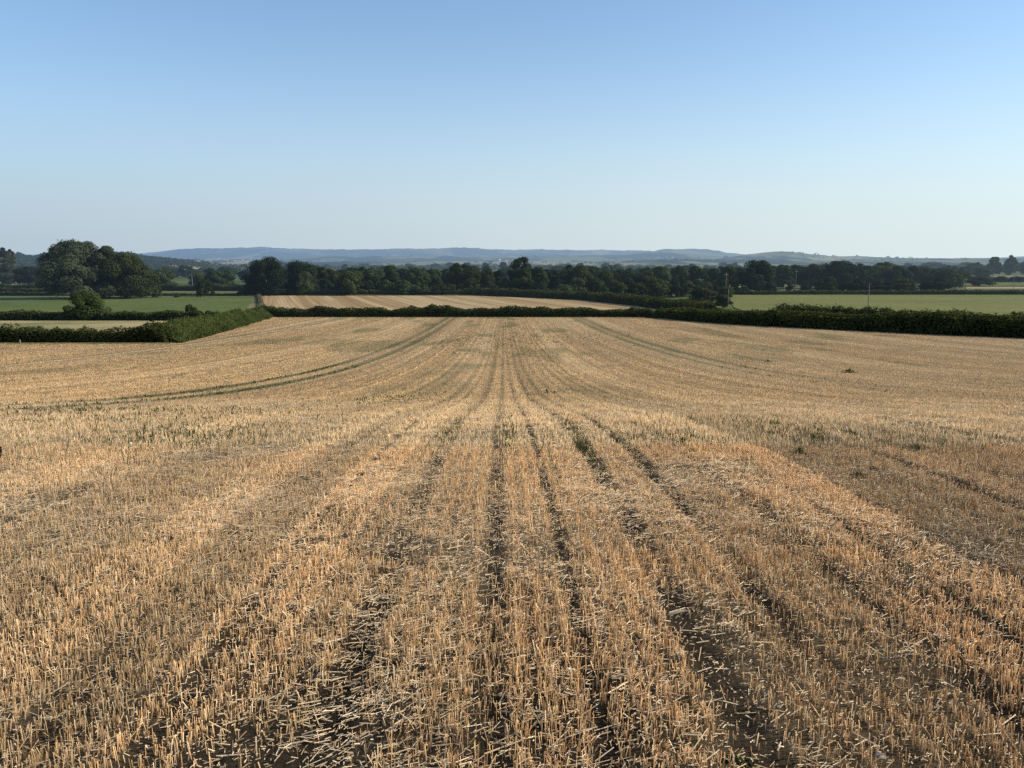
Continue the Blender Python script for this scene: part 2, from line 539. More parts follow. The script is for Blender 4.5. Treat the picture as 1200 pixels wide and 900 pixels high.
def row_tint(x, y):
    r = row_coord(x, y)
    a = .80 + .40 * vnoise(np.floor(r / .5) * 3.7, y * .012, 61)
    a = a * (1.06 - .42 * gap_amount(x, y, 2.0) * np.clip((y - 8) / 20, 0, 1))
    b = .91 + .18 * vnoise(r * .33, y * .010, 62)
    c = .90 + .20 * fbm(x * .12, y * .05, 63, 3)
    fine = .80 + .40 * _hash(np.floor(r / .27), np.floor(r * 0), 65)
    mid = np.clip((y - 16) / 25, 0, 1)
    a = a * (1 - mid + mid * fine) * (1 - .30 * tram_amount(x, y))
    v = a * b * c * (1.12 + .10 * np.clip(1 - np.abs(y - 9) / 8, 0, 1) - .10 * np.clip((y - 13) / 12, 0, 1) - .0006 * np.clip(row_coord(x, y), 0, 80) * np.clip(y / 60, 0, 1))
    warm = (vnoise(r * .2, y * .02, 64) - .5) * .10
    return np.stack([v * (1 + warm * .3), v, v * (1 - warm)], -1)


def stem_dirs(n, rng, spread):
    D = np.stack([rng.normal(0, spread, n), rng.normal(0, spread, n), np.ones(n)], -1)
    wild = rng.uniform(size=n) < .16
    D[wild, :2] += rng.normal(0, .55, (wild.sum(), 2))
    return unit(D)


rng = np.random.default_rng(11)
SV, SF, SC = [], [], []
off = 0


def add_stems(y0, y1, n, near):
    global off
    x, y = sample_field(n, y0, y1, rng, 0 if y1 <= 15 else -1.43 if y1 < 60 else -1.8)
    keep = (rng.uniform(size=n) < stem_density(x, y, near)) & in_field(x, y)
    x, y = x[keep], y[keep]; k = len(x)
    z = field_z(x, y)
    ln_ = rng.normal(.057, .018, k).clip(.018, .11) * (.72 + .56 * fbm(x * .9, y * .9, 81, 2))
    col = straw_color(k, rng)
    far = np.clip((y - 9) / 26, 0, .75)[:, None]
    col = (col * (1 - far) + np.array([[.70, .455, .215]]) * far) * row_tint(x, y)
    gr = np.clip(thatch_rgb(x, y)[:, 1:2] * 1.25 - .1, 0, .85) * (rng.uniform(size=(k, 1)) < .9)
    col = col * (1 - gr) + np.array([[.125, .125, .050]]) * gr
    B = np.stack([x, y, z - .012], -1)
    if near:
        wd = np.clip(rng.normal(.0036, .0008, k), .0020, .0065)
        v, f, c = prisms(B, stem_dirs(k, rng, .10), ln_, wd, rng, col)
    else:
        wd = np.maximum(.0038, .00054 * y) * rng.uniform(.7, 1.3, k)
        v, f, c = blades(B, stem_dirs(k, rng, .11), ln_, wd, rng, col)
    SV.append(v); SF.append(f + off); SC.append(c); off += len(v)


add_stems(2.0, 5, 125000, True)
add_stems(5, 9, 190000, True)
add_stems(9, 15, 185000, False)
add_stems(15, 28, 230000, False)
add_stems(28, 187, 1000000, False)
ob = mesh_np('stubble', np.concatenate(SV), np.concatenate(SF), M['straw'], colors=np.concatenate(SC))
tag(ob, 'cut golden cereal stubble standing in rows over the dark soil', 'stubble', kind='stuff')

# ------------------------------------------------------------------ loose straw and chaff on the soil
rng = np.random.default_rng(12)
PV, PF, PC, off = [], [], [], 0


def add_litter(y0, y1, n, lmin, lmax, wmin, wmax, tilt, clump):
    global off
    x, y = sample_field(n, y0, y1, rng)
    c1 = fbm(x * .55, y * .30, 45, 3); c2 = fbm(x * 1.6, y * 1.2, 46, 2)
    left = np.clip(.80 - .07 * x, .45, 1.25)
    p = np.clip((c1 - .40) * 3.5, .12, 1) * np.clip((c2 - .25) * 2.2, .15, 1) * left if clump else np.full(n, .8)
    keep = rng.uniform(size=n) < p
    keep &= in_field(x, y) & (rng.uniform(size=n) > .55 * gap_amount(x, y, 1.3) * np.clip((x + 1.0) * 1.2, .35, 1))
    x, y = x[keep], y[keep]; k = len(x)
    # straw thrown sideways by the combine lies mostly across the rows
    th = np.where(rng.uniform(size=k) < .6, rng.normal(.45, .35, k), rng.uniform(0, np.pi, k))
    th = th + np.pi * (rng.uniform(size=k) < .5)
    D = unit(np.stack([np.cos(th), np.sin(th), rng.normal(.06, tilt, k)], -1))
    ln_ = rng.uniform(0, 1, k) ** 1.8 * (lmax - lmin) + lmin
    s = np.maximum(1.0, y / 9.0)
    wd = rng.uniform(wmin, wmax, k) * s
    z = field_z(x, y) + rng.uniform(.002, .03, k)
    B = np.stack([x, y, z], -1) - D * (ln_ * .5)[:, None]
    B[:, 2] = np.maximum(B[:, 2], field_z(B[:, 0], B[:, 1]) + .003)
    col = (straw_color(k, rng, (.20, .34, .04, .38, .04)) * .8 + np.array([[.17, .145, .10]])) * row_tint(x, y)
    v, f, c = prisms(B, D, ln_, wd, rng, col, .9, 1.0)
    PV.append(v); PF.append(f + off); PC.append(c); off += len(v)


add_litter(2.0, 8, 140000, .02, .12, .0022, .0050, .2, True)
add_litter(8, 26, 170000, .04, .16, .003, .0055, .16, True)
add_litter(2.0, 9, 200000, .006, .030, .002, .005, .3, False)
add_litter(2.0, 12, 260, .10, .22, .004, .007, .06, True)
ob = mesh_np('straw_litter', np.concatenate(PV), np.concatenate(PF), M['straw'], colors=np.concatenate(PC))
tag(ob, 'loose broken straw and chaff strewn between the stubble rows', 'straw', kind='stuff')

# ------------------------------------------------------------------ green regrowth scattered through the stubble
rng = np.random.default_rng(13)


def regrowth_points():
    px, py, n = [], [], []
    out = []
    # (photo x, photo y, spread across, spread along, count) of the greener patches
    for cx, cy, sx, sy, k in [(680, 517, .04, 1.6, 70), (720, 515, .35, 1.6, 60), (180, 512, .6, 1.4, 170), (235, 518, .5, 1.0, 110), (885, 500, .7, 1.2, 110),
                              (935, 506, .4, .7, 60), (1090, 523, .7, 1.0, 70), (598, 515, .04, 1.3, 40), (530, 505, .10, 1.3, 25), (640, 530, .06, 1.2, 25),
                              (1160, 520, .6, .8, 40), (60, 488, 2.5, 2.0, 300), (120, 484, 2.5, 2, 260), (560, 400, 5, 14, 300), (650, 396, 7, 12, 300),
                              (455, 470, 1.2, 3.0, 150), (805, 515, .25, .8, 90)]:
        kx, kz = ray(cx, cy)
        yy = np.linspace(2, 186, 4000); hit = yy[np.argmax(ground_z(kx * yy, yy) >= kz * yy)]
        x = kx * hit + rng.normal(0, sx, k); y = hit + rng.normal(0, sy, k)
        out.append(np.stack([x, y], -1))
    for t, y0, y1, k in [(-12.9, 13, 60, 170), (-11.1, 13, 60, 170), (16.1, 24, 60, 40), (17.9, 24, 60, 40)]:
        y = rng.uniform(y0, y1, k); out.append(np.stack([t - .0108 * y + rng.normal(0, .16, k), y], -1))
    return np.concatenate(out)


Q = regrowth_points(); x, y = Q[:, 0], Q[:, 1]
k0 = 3
x = np.repeat(x, k0) + rng.normal(0, .03, len(x) * k0); y = np.repeat(y, k0) + rng.normal(0, .03, len(y) * k0)
kk = len(x)
D = stem_dirs(kk, rng, .45)
v, f, c = blades(np.stack([x, y, field_z(x, y) - .005], -1), D, rng.uniform(.05, .13, kk), np.maximum(.006, .0008 * y), rng, np.ones((kk, 3)) * rng.uniform(.1, .9, (kk, 1)))
tag(mesh_np('green_regrowth', v, f, M['weed'], colors=c), 'sparse green regrowth coming up between the stubble rows', 'regrowth', kind='stuff')


# ------------------------------------------------------------------ weeds, stone, straw husk: single small things
def leafy_plant(name, seed, h, w, n, mat, leaf):
    r = np.random.default_rng(seed)
    root = empty(name, (0, 0, 0))
    st = []
    for i in range(7):
        th = r.uniform(0, 6.28); rr = r.uniform(.1, .5) * w
        st.append(tube([[0, 0, -.03], [rr * .4 * math.cos(th), rr * .4 * math.sin(th), h * .5], [rr * math.cos(th), rr * math.sin(th), h * r.uniform(.75, 1)]], [.004, .003, .0015], 5))
    v, f = merge(st)
    mesh_np('stem', v, f, mat, root, colors=np.full((len(v), 3), .25))
    z = r.uniform(.08, 1, n) ** .8
    th = r.uniform(0, 6.283, n); rad = w * .34 * np.abs(r.normal(0, 1, n)); lob = .45 + .55 * vnoise(np.cos(th) * 1.7 + seed, np.sin(th) * 1.7, seed)
    rad = rad * (lob + .2); z = z * np.exp(-rad / (w * .45))
    P = np.stack([rad * np.cos(th), rad * np.sin(th), z * h], -1)
    N = unit(np.stack([np.cos(th) * .7, np.sin(th) * .7, r.uniform(.2, 1.2, n)], -1) + r.normal(0, .35, (n, 3)))
    v, f = cards(P, N, leaf * r.uniform(.6, 1.3, n), r, 1.7)
    mesh_np('leaves', v, f, mat, root, colors=np.repeat(r.uniform(0, 1, n), 4)[:, None])
    return root


def field_hit(px, py):
    kx, kz = ray(px, py)
    yy = np.linspace(2, 187, 20000); i = np.argmax(ground_z(kx * yy, yy) >= kz * yy)
    return kx * yy[i], yy[i]


def put_on_field(o, px, py):
    X_, Y_ = field_hit(px, py)
    o.location = (X_, Y_, float(field_z(np.array([X_]), np.array([Y_]))[0]) - .01)


for px, py, h, w, n, mt, lf, lab in [
    (862, 893, .05, .12, 220, 'weed', .013, 'small bushy green weed at the bottom edge, in a bare furrow'),
    (641, 462, .22, .14, 90, 'weed', .04, 'upright green weed alone near the middle of the stubble field'),
    (650, 461, .13, .12, 60, 'weed', .035, 'smaller dark weed just right of the upright one mid field'),
    (995, 437, .30, 1.1, 300, 'weed', .05, 'wide low yellowish green weed clump out on the right of the field'),
    (900, 424, .28, .35, 70, 'dryweed', .04, 'small dark weed standing beside the right wheel tracks'),
    (937, 534, .09, .17, 120, 'weed', .018, 'dark green weed tuft between two pale stubble bands on the right'),
    (1008, 560, .08, .26, 150, 'weed', .016, 'broad pale green weed patch in the stubble at right, lowest of the right weeds'),
    (1075, 527, .09, .34, 150, 'weed', .018, 'green weed by the scattered pale straw near the right edge'),
    (1, 538, .16, .05, 40, 'dryweed', .03, 'dead brown weed stalk cut off by the left edge of the photo'),
    (800, 520, .09, .18, 90, 'weed', .018, 'little green weed right of the greenest furrow in mid field'),
]:
    o = leafy_plant('weed_plant', int(px * 7 + py), h, w, n, M[mt], lf)
    tag(o, lab, 'weed'); put_on_field(o, px, py)


def lump(name, seed, sx, sy, sz, mat):
    r = np.random.default_rng(seed)
    nu, nv = 20, 12
    th = np.linspace(0, 2 * np.pi, nu); ph = np.linspace(-np.pi / 2, np.pi / 2, nv)
    T, Pp = np.meshgrid(th, ph)
    d = np.stack([np.cos(Pp) * np.cos(T), np.cos(Pp) * np.sin(T), np.sin(Pp)], -1)
    rr = .8 + .35 * fbm(d[..., 0] * 1.6 + d[..., 2] * 1.1 + 5, d[..., 1] * 1.6 + d[..., 2], seed, 3)
    rr[:, -1] = rr[:, 0]
    V = d * rr[..., None] * np.array([sx, sy, sz])
    return mesh_np(name, V.reshape(-1, 3), grid_faces(nv, nu), mat, smooth=True)


o = lump('stone', 3, .030, .024, .016, M['flint']); put_on_field(o, 1031, 881); tag(o, 'small pale stone on bare soil at the lower right', 'stone')
o = lump('stone', 8, .018, .014, .011, M['flint']); put_on_field(o, 912, 838); tag(o, 'tiny whitish stone beside a lying straw in the dark furrow', 'stone')

# the split pale husk lying across the dark furrow
root = empty('maize_husk', (0, 0, 0), .25)
t_ = np.linspace(-1, 1, 12); s_ = np.linspace(0, np.pi, 7)
Xh = t_[:, None] * .055 + 0 * s_[None, :]; rad = .011 * (1 - .75 * np.abs(t_) ** 2.2)[:, None]
V = np.stack([Xh, rad * np.cos(s_)[None, :], rad * np.sin(s_)[None, :] + .016 + .010 * t_[:, None]], -1).reshape(-1, 3)
mesh_np('husk_leaf', V, grid_faces(12, 7), M['straw'], root, colors=np.full((len(V), 3), 1.) * np.array([[.42, .34, .23]]), smooth=True)
v, f = tube([[-.06, .0, .004], [0, .004, .012], [.085, .0, .022]], [.004, .004, .003], 6)
mesh_np('stalk', v, f, M['straw'], root, colors=np.full((len(v), 3), 1.) * np.array([[.45, .36, .22]]))
tag(root, 'pale split husk lying across the dark furrow right of centre', 'husk'); put_on_field(root, 791, 719)


# ------------------------------------------------------------------ other fields (draped sheets)
def sheet(name, yv, xl, xr, mat, lift=0.0, nc=40, zfun=ground_z):
    yv = np.asarray(yv, float)
    s = np.linspace(0, 1, nc)
    X = np.asarray(xl)[:, None] * (1 - s) + np.asarray(xr)[:, None] * s
    Y = np.broadcast_to(yv[:, None], X.shape)
    V = np.stack([X, Y, zfun(X, Y) + lift], -1).reshape(-1, 3)
    return tag(mesh_np(name, V, grid_faces(*X.shape), mat, smooth=True), kind='structure')


yv = np.linspace(190, 334, 40)
sheet('far_stubble_field', yv, np.interp(yv, [190, 334], [-58, -105]), np.interp(yv, [190, 240, 290, 334], [47, 43, 27, -9]), M['far_stubble'])
yv = np.linspace(176, 331, 40)
sheet('green_field', yv, np.full(40, -330.), np.interp(yv, [176, 331], [-61, -107]), M['green_field'])
yv = np.linspace(102, 169, 20)
sheet('meadow', yv, np.full(20, -220.), np.interp(yv, [102, 169], [-47, -63]), M['meadow'])
yv = np.linspace(60, 342, 50)
sheet('olive_field', yv, np.interp(yv, [60, 120, 180, 240, 342], [118, 85, 60, 67, 92]), np.full(50, 420.), M['olive_field'])
# headland verges
sheet('verge', np.linspace(336, 344, 5), np.full(5, -118.), np.full(5, -18.), M['verge'], .03)
sheet('verge', np.linspace(184.6, 186.8, 4), np.full(4, -55.), np.full(4, 31.), M['verge'], .03)
sheet('verge', np.linspace(95.6, 98.2, 4), np.full(4, -150.), np.full(4, -42.), M['verge'], .05)
# strips of field further off
for d0, d1, p0, p1, mt in [(345, 352, -60, 62, 'tan_field'), (385, 396, -60, 48, 'tan_field'), (430, 470, -60, 60, 'green_field'),
                           (420, 450, 1132, 1300, 'tan_field'), (470, 520, 1160, 1320, 'green_field'), (620, 760, 1135, 1330, 'tan_field'),
                           (400, 460, 205, 300, 'green_field'), (338, 372, 180, 305, 'green_field'), (520, 600, 205, 235, 'green_field'), (640, 720, 1050, 1130, 'tan_field'),
                           (344, 360, 905, 1010, 'green_field')]:
    yv = np.linspace(d0, d1, 6)
    sheet('field_strip', yv, np.array([ray(p0, 338)[0] * q for q in yv]), np.array([ray(p1, 338)[0] * q for q in yv]), M[mt], .06, 12)

# ------------------------------------------------------------------ hills
RIDGES = [
    ('far_hills', 10500, 1700, [(-250, 301), (-50, 300), (100, 299), (170, 298), (200, 295), (215, 292.5), (235, 291.5), (262, 292.5), (290, 291), (312, 290.5), (345, 292), (380, 293), (420, 293.5), (470, 292.5), (510, 292), (545, 291), (556, 292), (600, 293.5), (650, 293.5), (700, 294), (745, 294.5), (800, 297), (900, 302), (1000, 305), (1300, 306)]),
    ('far_hills', 8600, 1000, [(640, 306), (700, 302), (740, 298), (766, 294.5), (775, 292.8), (800, 292.4), (822, 292.6), (835, 294.5), (850, 297.5), (880, 300.5), (930, 303), (1000, 305), (1150, 304), (1175, 302.5), (1200, 301), (1300, 300)]),
    ('mid_hills', 6200, 1100, [(-200, 307), (100, 305), (260, 304), (330, 303), (380, 301.5), (440, 301), (520, 300), (570, 302), (610, 300.5), (680, 300), (730, 300), (745, 297.5), (790, 297), (812, 300), (860, 303), (1000, 305), (1300, 305)]),
    ('mid_hills', 4600, 800, [(780, 309), (840, 304), (866, 299.5), (890, 297), (912, 295.6), (926, 296), (945, 299), (960, 300.5), (980, 301.2), (1000, 300.5), (1015, 302), (1060, 303), (1110, 303.8), (1200, 303), (1300, 303)]),
    ('low_hills', 3300, 700, [(-200, 308), (230, 309), (270, 307.5), (340, 308), (480, 308), (560, 307), (600, 306.5), (660, 307.5), (740, 306.5), (800, 304.5), (850, 306), (1000, 306), (1100, 305), (1300, 305)]),
    ('wooded_hill', 1700, 420, [(-250, 303), (-60, 304), (0, 304), (18, 302), (30, 299), (45, 303), (58, 299), (72, 297.5), (100, 296), (140, 298), (160, 300), (180, 303), (200, 305.5), (235, 308), (262, 312), (300, 316), (400, 322)]),
]


def ridge_z(r, X, Y):
    name, yc, w, pts = r
    px = 600 + F_PX * X / np.maximum(Y, 1)
    top = np.interp(px, [p[0] for p in pts], [p[1] for p in pts])
    v = (450.0 - top) / F_PX
    zt = (-SP + v * CP) / (CP + v * SP) * yc
    base = ground_z(X, Y) - 6
    bell = np.exp(-((Y - yc) / w) ** 2)
    return base + (zt - base) * bell + (fbm(X / 160, Y / 160, 5, 3) - .5) * yc * .0022 * bell


for r in RIDGES:
    name, yc, w, pts = r
    yv = np.linspace(yc - 2.0 * w, yc + 1.6 * w, 50)
    uv = np.linspace(-.98, .80, 640) if name != 'wooded_hill' else np.linspace(-.98, -.1, 200)
    X = uv[None, :] * yv[:, None]; Y = np.broadcast_to(yv[:, None], X.shape)
    Z = ridge_z(r, X, Y)
    Z = Z + (vnoise(X / 24, Y / 24, 19) * .6 + vnoise(X / 55, Y / 55, 20)) * yc * .00085 * np.exp(-((Y - yc) / w) ** 2)
    tag(mesh_np(name, np.stack([X, Y, Z], -1).reshape(-1, 3), grid_faces(*X.shape), M['wooded' if name == 'wooded_hill' else 'hill'], smooth=False), kind='structure')


def land_z(x, y):
    z = ground_z(x, y)
    for r in RIDGES: z = np.maximum(z, ridge_z(r, x, y))
    return z


def land_hit(px, py, y0=400):
    kx, kz = ray(px, py)
    yy = np.geomspace(y0, 12000, 6000); zz = land_z(kx * yy, yy)
    i = int(np.argmax(zz >= kz * yy)) if (zz >= kz * yy).any() else 0
    return (kx * yy[i], yy[i], zz[i]) if i else None


# tan field on the flank of the wooded hill
yv = np.linspace(1240, 1420, 10)
sheet('hillside_field', yv, np.array([ray(196, 310)[0] * q for q in yv]), np.array([ray(238, 310)[0] * q for q in yv]), M['tan_field'], 1.2, 14, lambda x, y: ridge_z(RIDGES[5], x, y))


# ------------------------------------------------------------------ trees
def blob_crown(seed, W, H, z0, kind):
    r = np.random.default_rng(seed)
    B = []
    if kind == 'poplar':
        for i in range(26):
            t = r.uniform(0, 1); w = W * .5 * (math.sin(math.pi * min(1, .12 + t * .9)) ** .6)
            th = r.uniform(0, 6.28); q = w * r.uniform(.1, .55)
            B.append((q * math.cos(th), q * math.sin(th), z0 + t * (H - z0) * .9, w * .45, w * .45, (H - z0) * .10))
    else:
        n = {'oak': 40, 'tall': 38, 'bush': 32, 'willow': 130}[kind]
        for i in range(n):
            t = r.uniform(0, 1) ** .85
            prof = {'oak': (1 - (abs(t - .42) / .62) ** 2.4), 'tall': (1 - (abs(t - .35) / .68) ** 2.0), 'bush': (1 - (t * .92) ** 2.2), 'willow': (1 - (t * .93) ** 2.6)}[kind]
            w = W * .5 * max(.22, prof) ** .6
            th = r.uniform(0, 6.28); q = w * math.sqrt(r.uniform(.05, 1)) * .82
            s = W * (r.uniform(.09, .19) if kind != 'willow' else r.uniform(.055, .12)) * (1.0 if kind != 'tall' else .9)
            B.append((q * math.cos(th), q * math.sin(th), z0 + s * .5 + t * (H - z0 - s * 1.15), s, s, s * r.uniform(.65, .95)))
    B = np.array(B)
    for ax in (0, 1):
        lo = (B[:, ax] - B[:, 3]).min(); hi = (B[:, ax] + B[:, 3]).max()
        B[:, ax] = (B[:, ax] - (lo + hi) / 2) * W / (hi - lo)
    hi = (B[:, 2] + B[:, 5]).max(); B[:, 2] = z0 + (B[:, 2] - z0) * (H - z0) / (hi - z0)
    return B


def tree_proto(seed, W, H, z0, kind, mat, n, leaf):
    """an Empty with trunk and crown; base at the origin"""
    r = np.random.default_rng(seed + 1000)
    root = empty('tree', (0, 0, 0))
    B = blob_crown(seed, W, H, z0, kind)
    parts = []
    tr = max(.12, W * .028)
    lean = r.normal(0, .02 * H, 2)
    top = np.array([lean[0], lean[1], z0 + (H - z0) * (.55 if kind != 'poplar' else .85)])
    parts.append(tube([[0, 0, -.4], [0, 0, .3], top * .45, top], [tr * 1.5, tr * 1.1, tr * .8, tr * .25], 8))
    for i in r.choice(len(B), min(7, len(B)), replace=False):
        s0 = top * r.uniform(.35, .75); e = B[i, :3]
        mid = (s0 + e) / 2 + np.array([0, 0, -.04 * H])
        parts.append(tube([s0, mid, e], [tr * .45, tr * .3, tr * .1], 6))
    v, f = merge(parts)
    mesh_np('trunk', v, f, M['bark'], root)
    # leaf clumps: mostly on the shells of the boughs, some inside
    bi = r.integers(0, len(B), n)
    d = unit(r.normal(size=(n, 3)))
    rad = np.where(r.uniform(size=n) < .78, r.uniform(.82, 1.08, n), r.uniform(.3, .85, n))
    stray = r.uniform(size=n) < .05
    rad[stray] *= r.uniform(1.05, 1.3, stray.sum())
    P = B[bi, :3] + d * B[bi, 3:6] * rad[:, None]
    P[:, 2] = np.maximum(P[:, 2], .25)
    C0 = np.array([0, 0, z0 + (H - z0) * .42])
    N = unit(d * .8 + unit(P - C0) * .4 + r.normal(0, .30, (n, 3)))
    sz = leaf * r.uniform(.6, 1.35, n)
    v, f = cards(P, N, sz, r, r.uniform(.7, 1.2, n))
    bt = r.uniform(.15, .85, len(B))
    tint = np.clip(bt[bi] * .75 + r.uniform(0, .4, n) - (1 - rad).clip(0) * .6, 0, 1)  # inner leaves tinted darker, shade of the crown put into the colour
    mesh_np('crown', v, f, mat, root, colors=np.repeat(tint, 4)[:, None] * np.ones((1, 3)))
    return root


PROTO = {}
for key, kind, mat, num in [('oak', 'oak', 'oak', 3), ('dark', 'oak', 'dark', 3), ('lime', 'oak', 'lime', 3), ('tall', 'tall', 'oak', 3), ('bush', 'bush', 'oak', 3),
                            ('palebush', 'bush', 'lime', 2), ('darkbush', 'bush', 'dark', 3), ('brownbush', 'bush', 'brown', 1), ('poplar', 'poplar', 'willow', 2), ('willow', 'willow', 'willow', 1)]:
    PROTO[key] = []
    for q in range(num):
        if kind == 'bush': spec = (1.15, 1.0, .02)
        elif kind == 'tall': spec = (.74, 1.0, .05)
        elif kind == 'poplar': spec = (.34, 1.0, .05)
        else: spec = (1.08, 1.0, .05)
        n = 9500 if kind != 'bush' else 6500
        S = 14.0
        PROTO[key].append([hash_ for hash_ in [(len(PROTO) * 31 + q * 7, spec[0] * S, S, spec[2] * S, kind, M[mat], n, .62 if kind != 'bush' else .75)]][0])
CACHE = {}
TREE_NAME = {'bush': 'bush', 'palebush': 'bush', 'darkbush': 'bush', 'brownbush': 'bush', 'poplar': 'poplar_tree', 'willow': 'willow_tree'}
rt = np.random.default_rng(77)


def plant(key, px, top, d, wpx, label, group=None, cat=None, variant=None):
    x, y, z = place(px, d)
    zt = ray(px, top)[1] * d
    h = max(1.2, zt - z)
    w = wpx / F_PX * d
    vi = int(rt.integers(0, len(PROTO[key]))) if variant is None else variant % len(PROTO[key])
    first = (key, vi) not in CACHE
    if first:
        CACHE[(key, vi)] = tree_proto(*PROTO[key][vi])
        o = CACHE[(key, vi)]
    else:
        o = copy_thing(CACHE[(key, vi)])
    name = TREE_NAME.get(key, 'tree')
    o.name = name
    spec = PROTO[key][vi]
    o.location = (x, y, z - .1)
    o.rotation_euler = (0, 0, float(rt.uniform(0, 6.28)))
    sxy = w / spec[1]
    o.scale = (sxy * 1.0, sxy * 1.0, (h + .1) / spec[2])
    for k in ('group',):
        if k in o: del o[k]
    tag(o, label, cat or ('bush' if name == 'bush' else 'tree'), group)
    return o


# big willow group in the left field: built at its own scale with finer leaves
def big_tree(seed, px, top, d, wpx, kind, mat, n, leaf, label, name='tree'):
    x, y, z = place(px, d)
    h = ray(px, top)[1] * d - z
    o = tree_proto(seed, wpx / F_PX * d, h, h * .03, kind, M[mat], n, leaf)
    o.name = name; o.location = (x, y, z - .1); tag(o, label, 'tree'); return o


big_tree(501, 89, 280.5, 305, 90, 'willow', 'willow', 42000, .52, 'large spreading grey-green willow, tallest tree of the left field', 'willow_tree')
big_tree(502, 147, 294, 311, 82, 'willow', 'lime', 30000, .52, 'rounded olive-green tree leaning against the right side of the large willow', 'willow_tree')
big_tree(503, 105, 340, 174, 50, 'bush', 'lime', 13000, .26, 'broad bush in the dark hedge below the large willow', 'bush')
big_tree(504, 312, 300, 338, 54, 'oak', 'dark', 15000, .55, 'big rounded almost black tree at the left end of the belt', 'tree')
big_tree(505, 355, 304, 345, 46, 'oak', 'dark', 12000, .55, 'second dark rounded tree from the left end of the belt', 'tree')
big_tree(506, 611, 300.5, 340, 36, 'tall', 'oak', 12000, .55, 'tall tree rising above the middle of the belt', 'tree')
big_tree(507, 888, 304.5, 352, 44, 'oak', 'dark', 13000, .55, 'dome-shaped dark tree at the left corner of the olive field', 'tree')

big_tree(510, 121, 287.5, 309, 52, 'willow', 'willow', 20000, .5, 'middle crown between the large willow and the rounded olive-green tree', 'willow_tree')
for a in [
    ('poplar', 8, 290, 520, 26, 'tall narrow poplar at the left edge of the photo'),
    ('poplar', 17, 292, 530, 16, 'slimmer poplar next to the tall poplar at left edge'),
    ('dark', 36, 312, 480, 36, 'low dark rounded tree between the left poplars and the large willow'),
    ('lime', 56, 313, 500, 26, 'paler tree tucked behind the left side of the large willow'),
    ('oak', 190, 315, 420, 34, 'dark leafy tree right of the rounded olive-green one, in front of the hill'),
    ('bush', 207, 346.5, 318, 9, 'tiny bush standing alone in the pale grass of left field'),
    ('bush', 239, 326, 322, 22, 'small standalone tree on the far edge of the green field'),
    ('oak', 234, 318, 470, 26, 'tree just right of the T-shaped pole behind the green field'),
    ('lime', 268, 316, 430, 22, 'lighter tree behind the green field, left of the almost black tree'),
    ('oak', 253, 316, 410, 26, 'mid-green tree rising directly behind the small standalone tree'),
    ('bush', 222, 356.5, 176, 17, 'scruffy dark bush growing above the left dark hedge'),
    ('brownbush', 244, 363.5, 175, 14, 'low ragged brown bush at the right end of left dark hedge'),
    ('lime', 411, 316, 338, 36, 'bright-topped broad tree at the front of the belt, left half'),
    ('lime', 358, 318, 338, 22, 'smaller lighter tree in front of the second dark rounded tree'),
    ('tall', 380, 313, 352, 30, 'grey-green tree filling the gap right of the second dark tree'),
    ('lime', 630, 312, 342, 26, 'leafy tree clinging to the right side of the tall belt tree'),
    ('oak', 541, 308, 355, 46, 'broad dark tree whose crown tops the belt left of the tall one'),
    ('oak', 670, 310, 370, 42, 'wide dark crown standing just right of the tall belt tree'),
    ('palebush', 660, 333, 330, 24, 'trimmed pale green bush at the right end of the belt hedge'),
    ('palebush', 684, 341, 318, 22, 'low yellow-green bush beside the hedge right of far stubble field'),
    ('brownbush', 826, 337, 262, 44, 'wide brownish thicket at the corner where the hedges meet'),
    ('brownbush', 848, 345, 240, 24, 'smaller brown thicket at left corner of the olive field'),
    ('darkbush', 903, 330, 350, 22, 'small dark tree under the dome-shaped tree'),
    ('bush', 926, 332, 352, 12, 'isolated little bush on the far edge of the olive field'),
    ('bush', 943, 334, 352, 14, 'low bush beside the gap on the far edge of olive field'),
    ('tall', 917, 310, 420, 26, 'grey-green tree right behind the dome-shaped tree'),
    ('oak', 950, 309, 430, 40, 'broad brownish-green tree in the middle of right wood'),
    ('dark', 983, 305, 425, 50, 'dark flat-topped tree, biggest in the right wood'),
    ('tall', 1010, 309, 440, 26, 'tree sloping down from the right side of dark flat-topped tree'),
    ('oak', 1036, 306.5, 470, 34, 'rounded tree at the right end of the right wood'),
    ('dark', 1067, 311, 480, 18, 'narrow dark tree standing apart, right of the right wood'),
    ('bush', 968, 324, 356, 30, 'dark bush at the foot of the flat-topped tree'),
    ('darkbush', 1000, 327, 355, 36, 'wide dark bush left of the telegraph pole, behind olive field'),
    ('darkbush', 1030, 329, 357, 34, 'dark bush just right of the telegraph pole, behind olive field'),
    ('bush', 1060, 326, 362, 34, 'rounded bush below the narrow dark tree'),
    ('darkbush', 1095, 325, 366, 38, 'last dark bush of the row behind the olive field'),
    ('lime', 1110, 316, 520, 30, 'pale green tree behind the row of dark bushes at right'),
    ('brownbush', 1147, 324, 470, 38, 'broad brown bush beside the small far green field'),
    ('bush', 1172, 323.5, 560, 15, 'small round bush in the tan field at the right edge'),
    ('darkbush', 1193, 324, 560, 20, 'dark bush in the tan field, cut by the right edge'),
    ('oak', 1140, 307, 900, 20, 'left dark tree of the clump by right edge'),
    ('tall', 1162, 301, 880, 20, 'taller tree in the middle of the clump by right edge'),
    ('tall', 1181, 299, 870, 18, 'tallest pointed tree of the clump by right edge'),
    ('oak', 1201, 306, 900, 22, 'tree of the right-edge clump cut off by the frame'),
]:
    plant(*a)

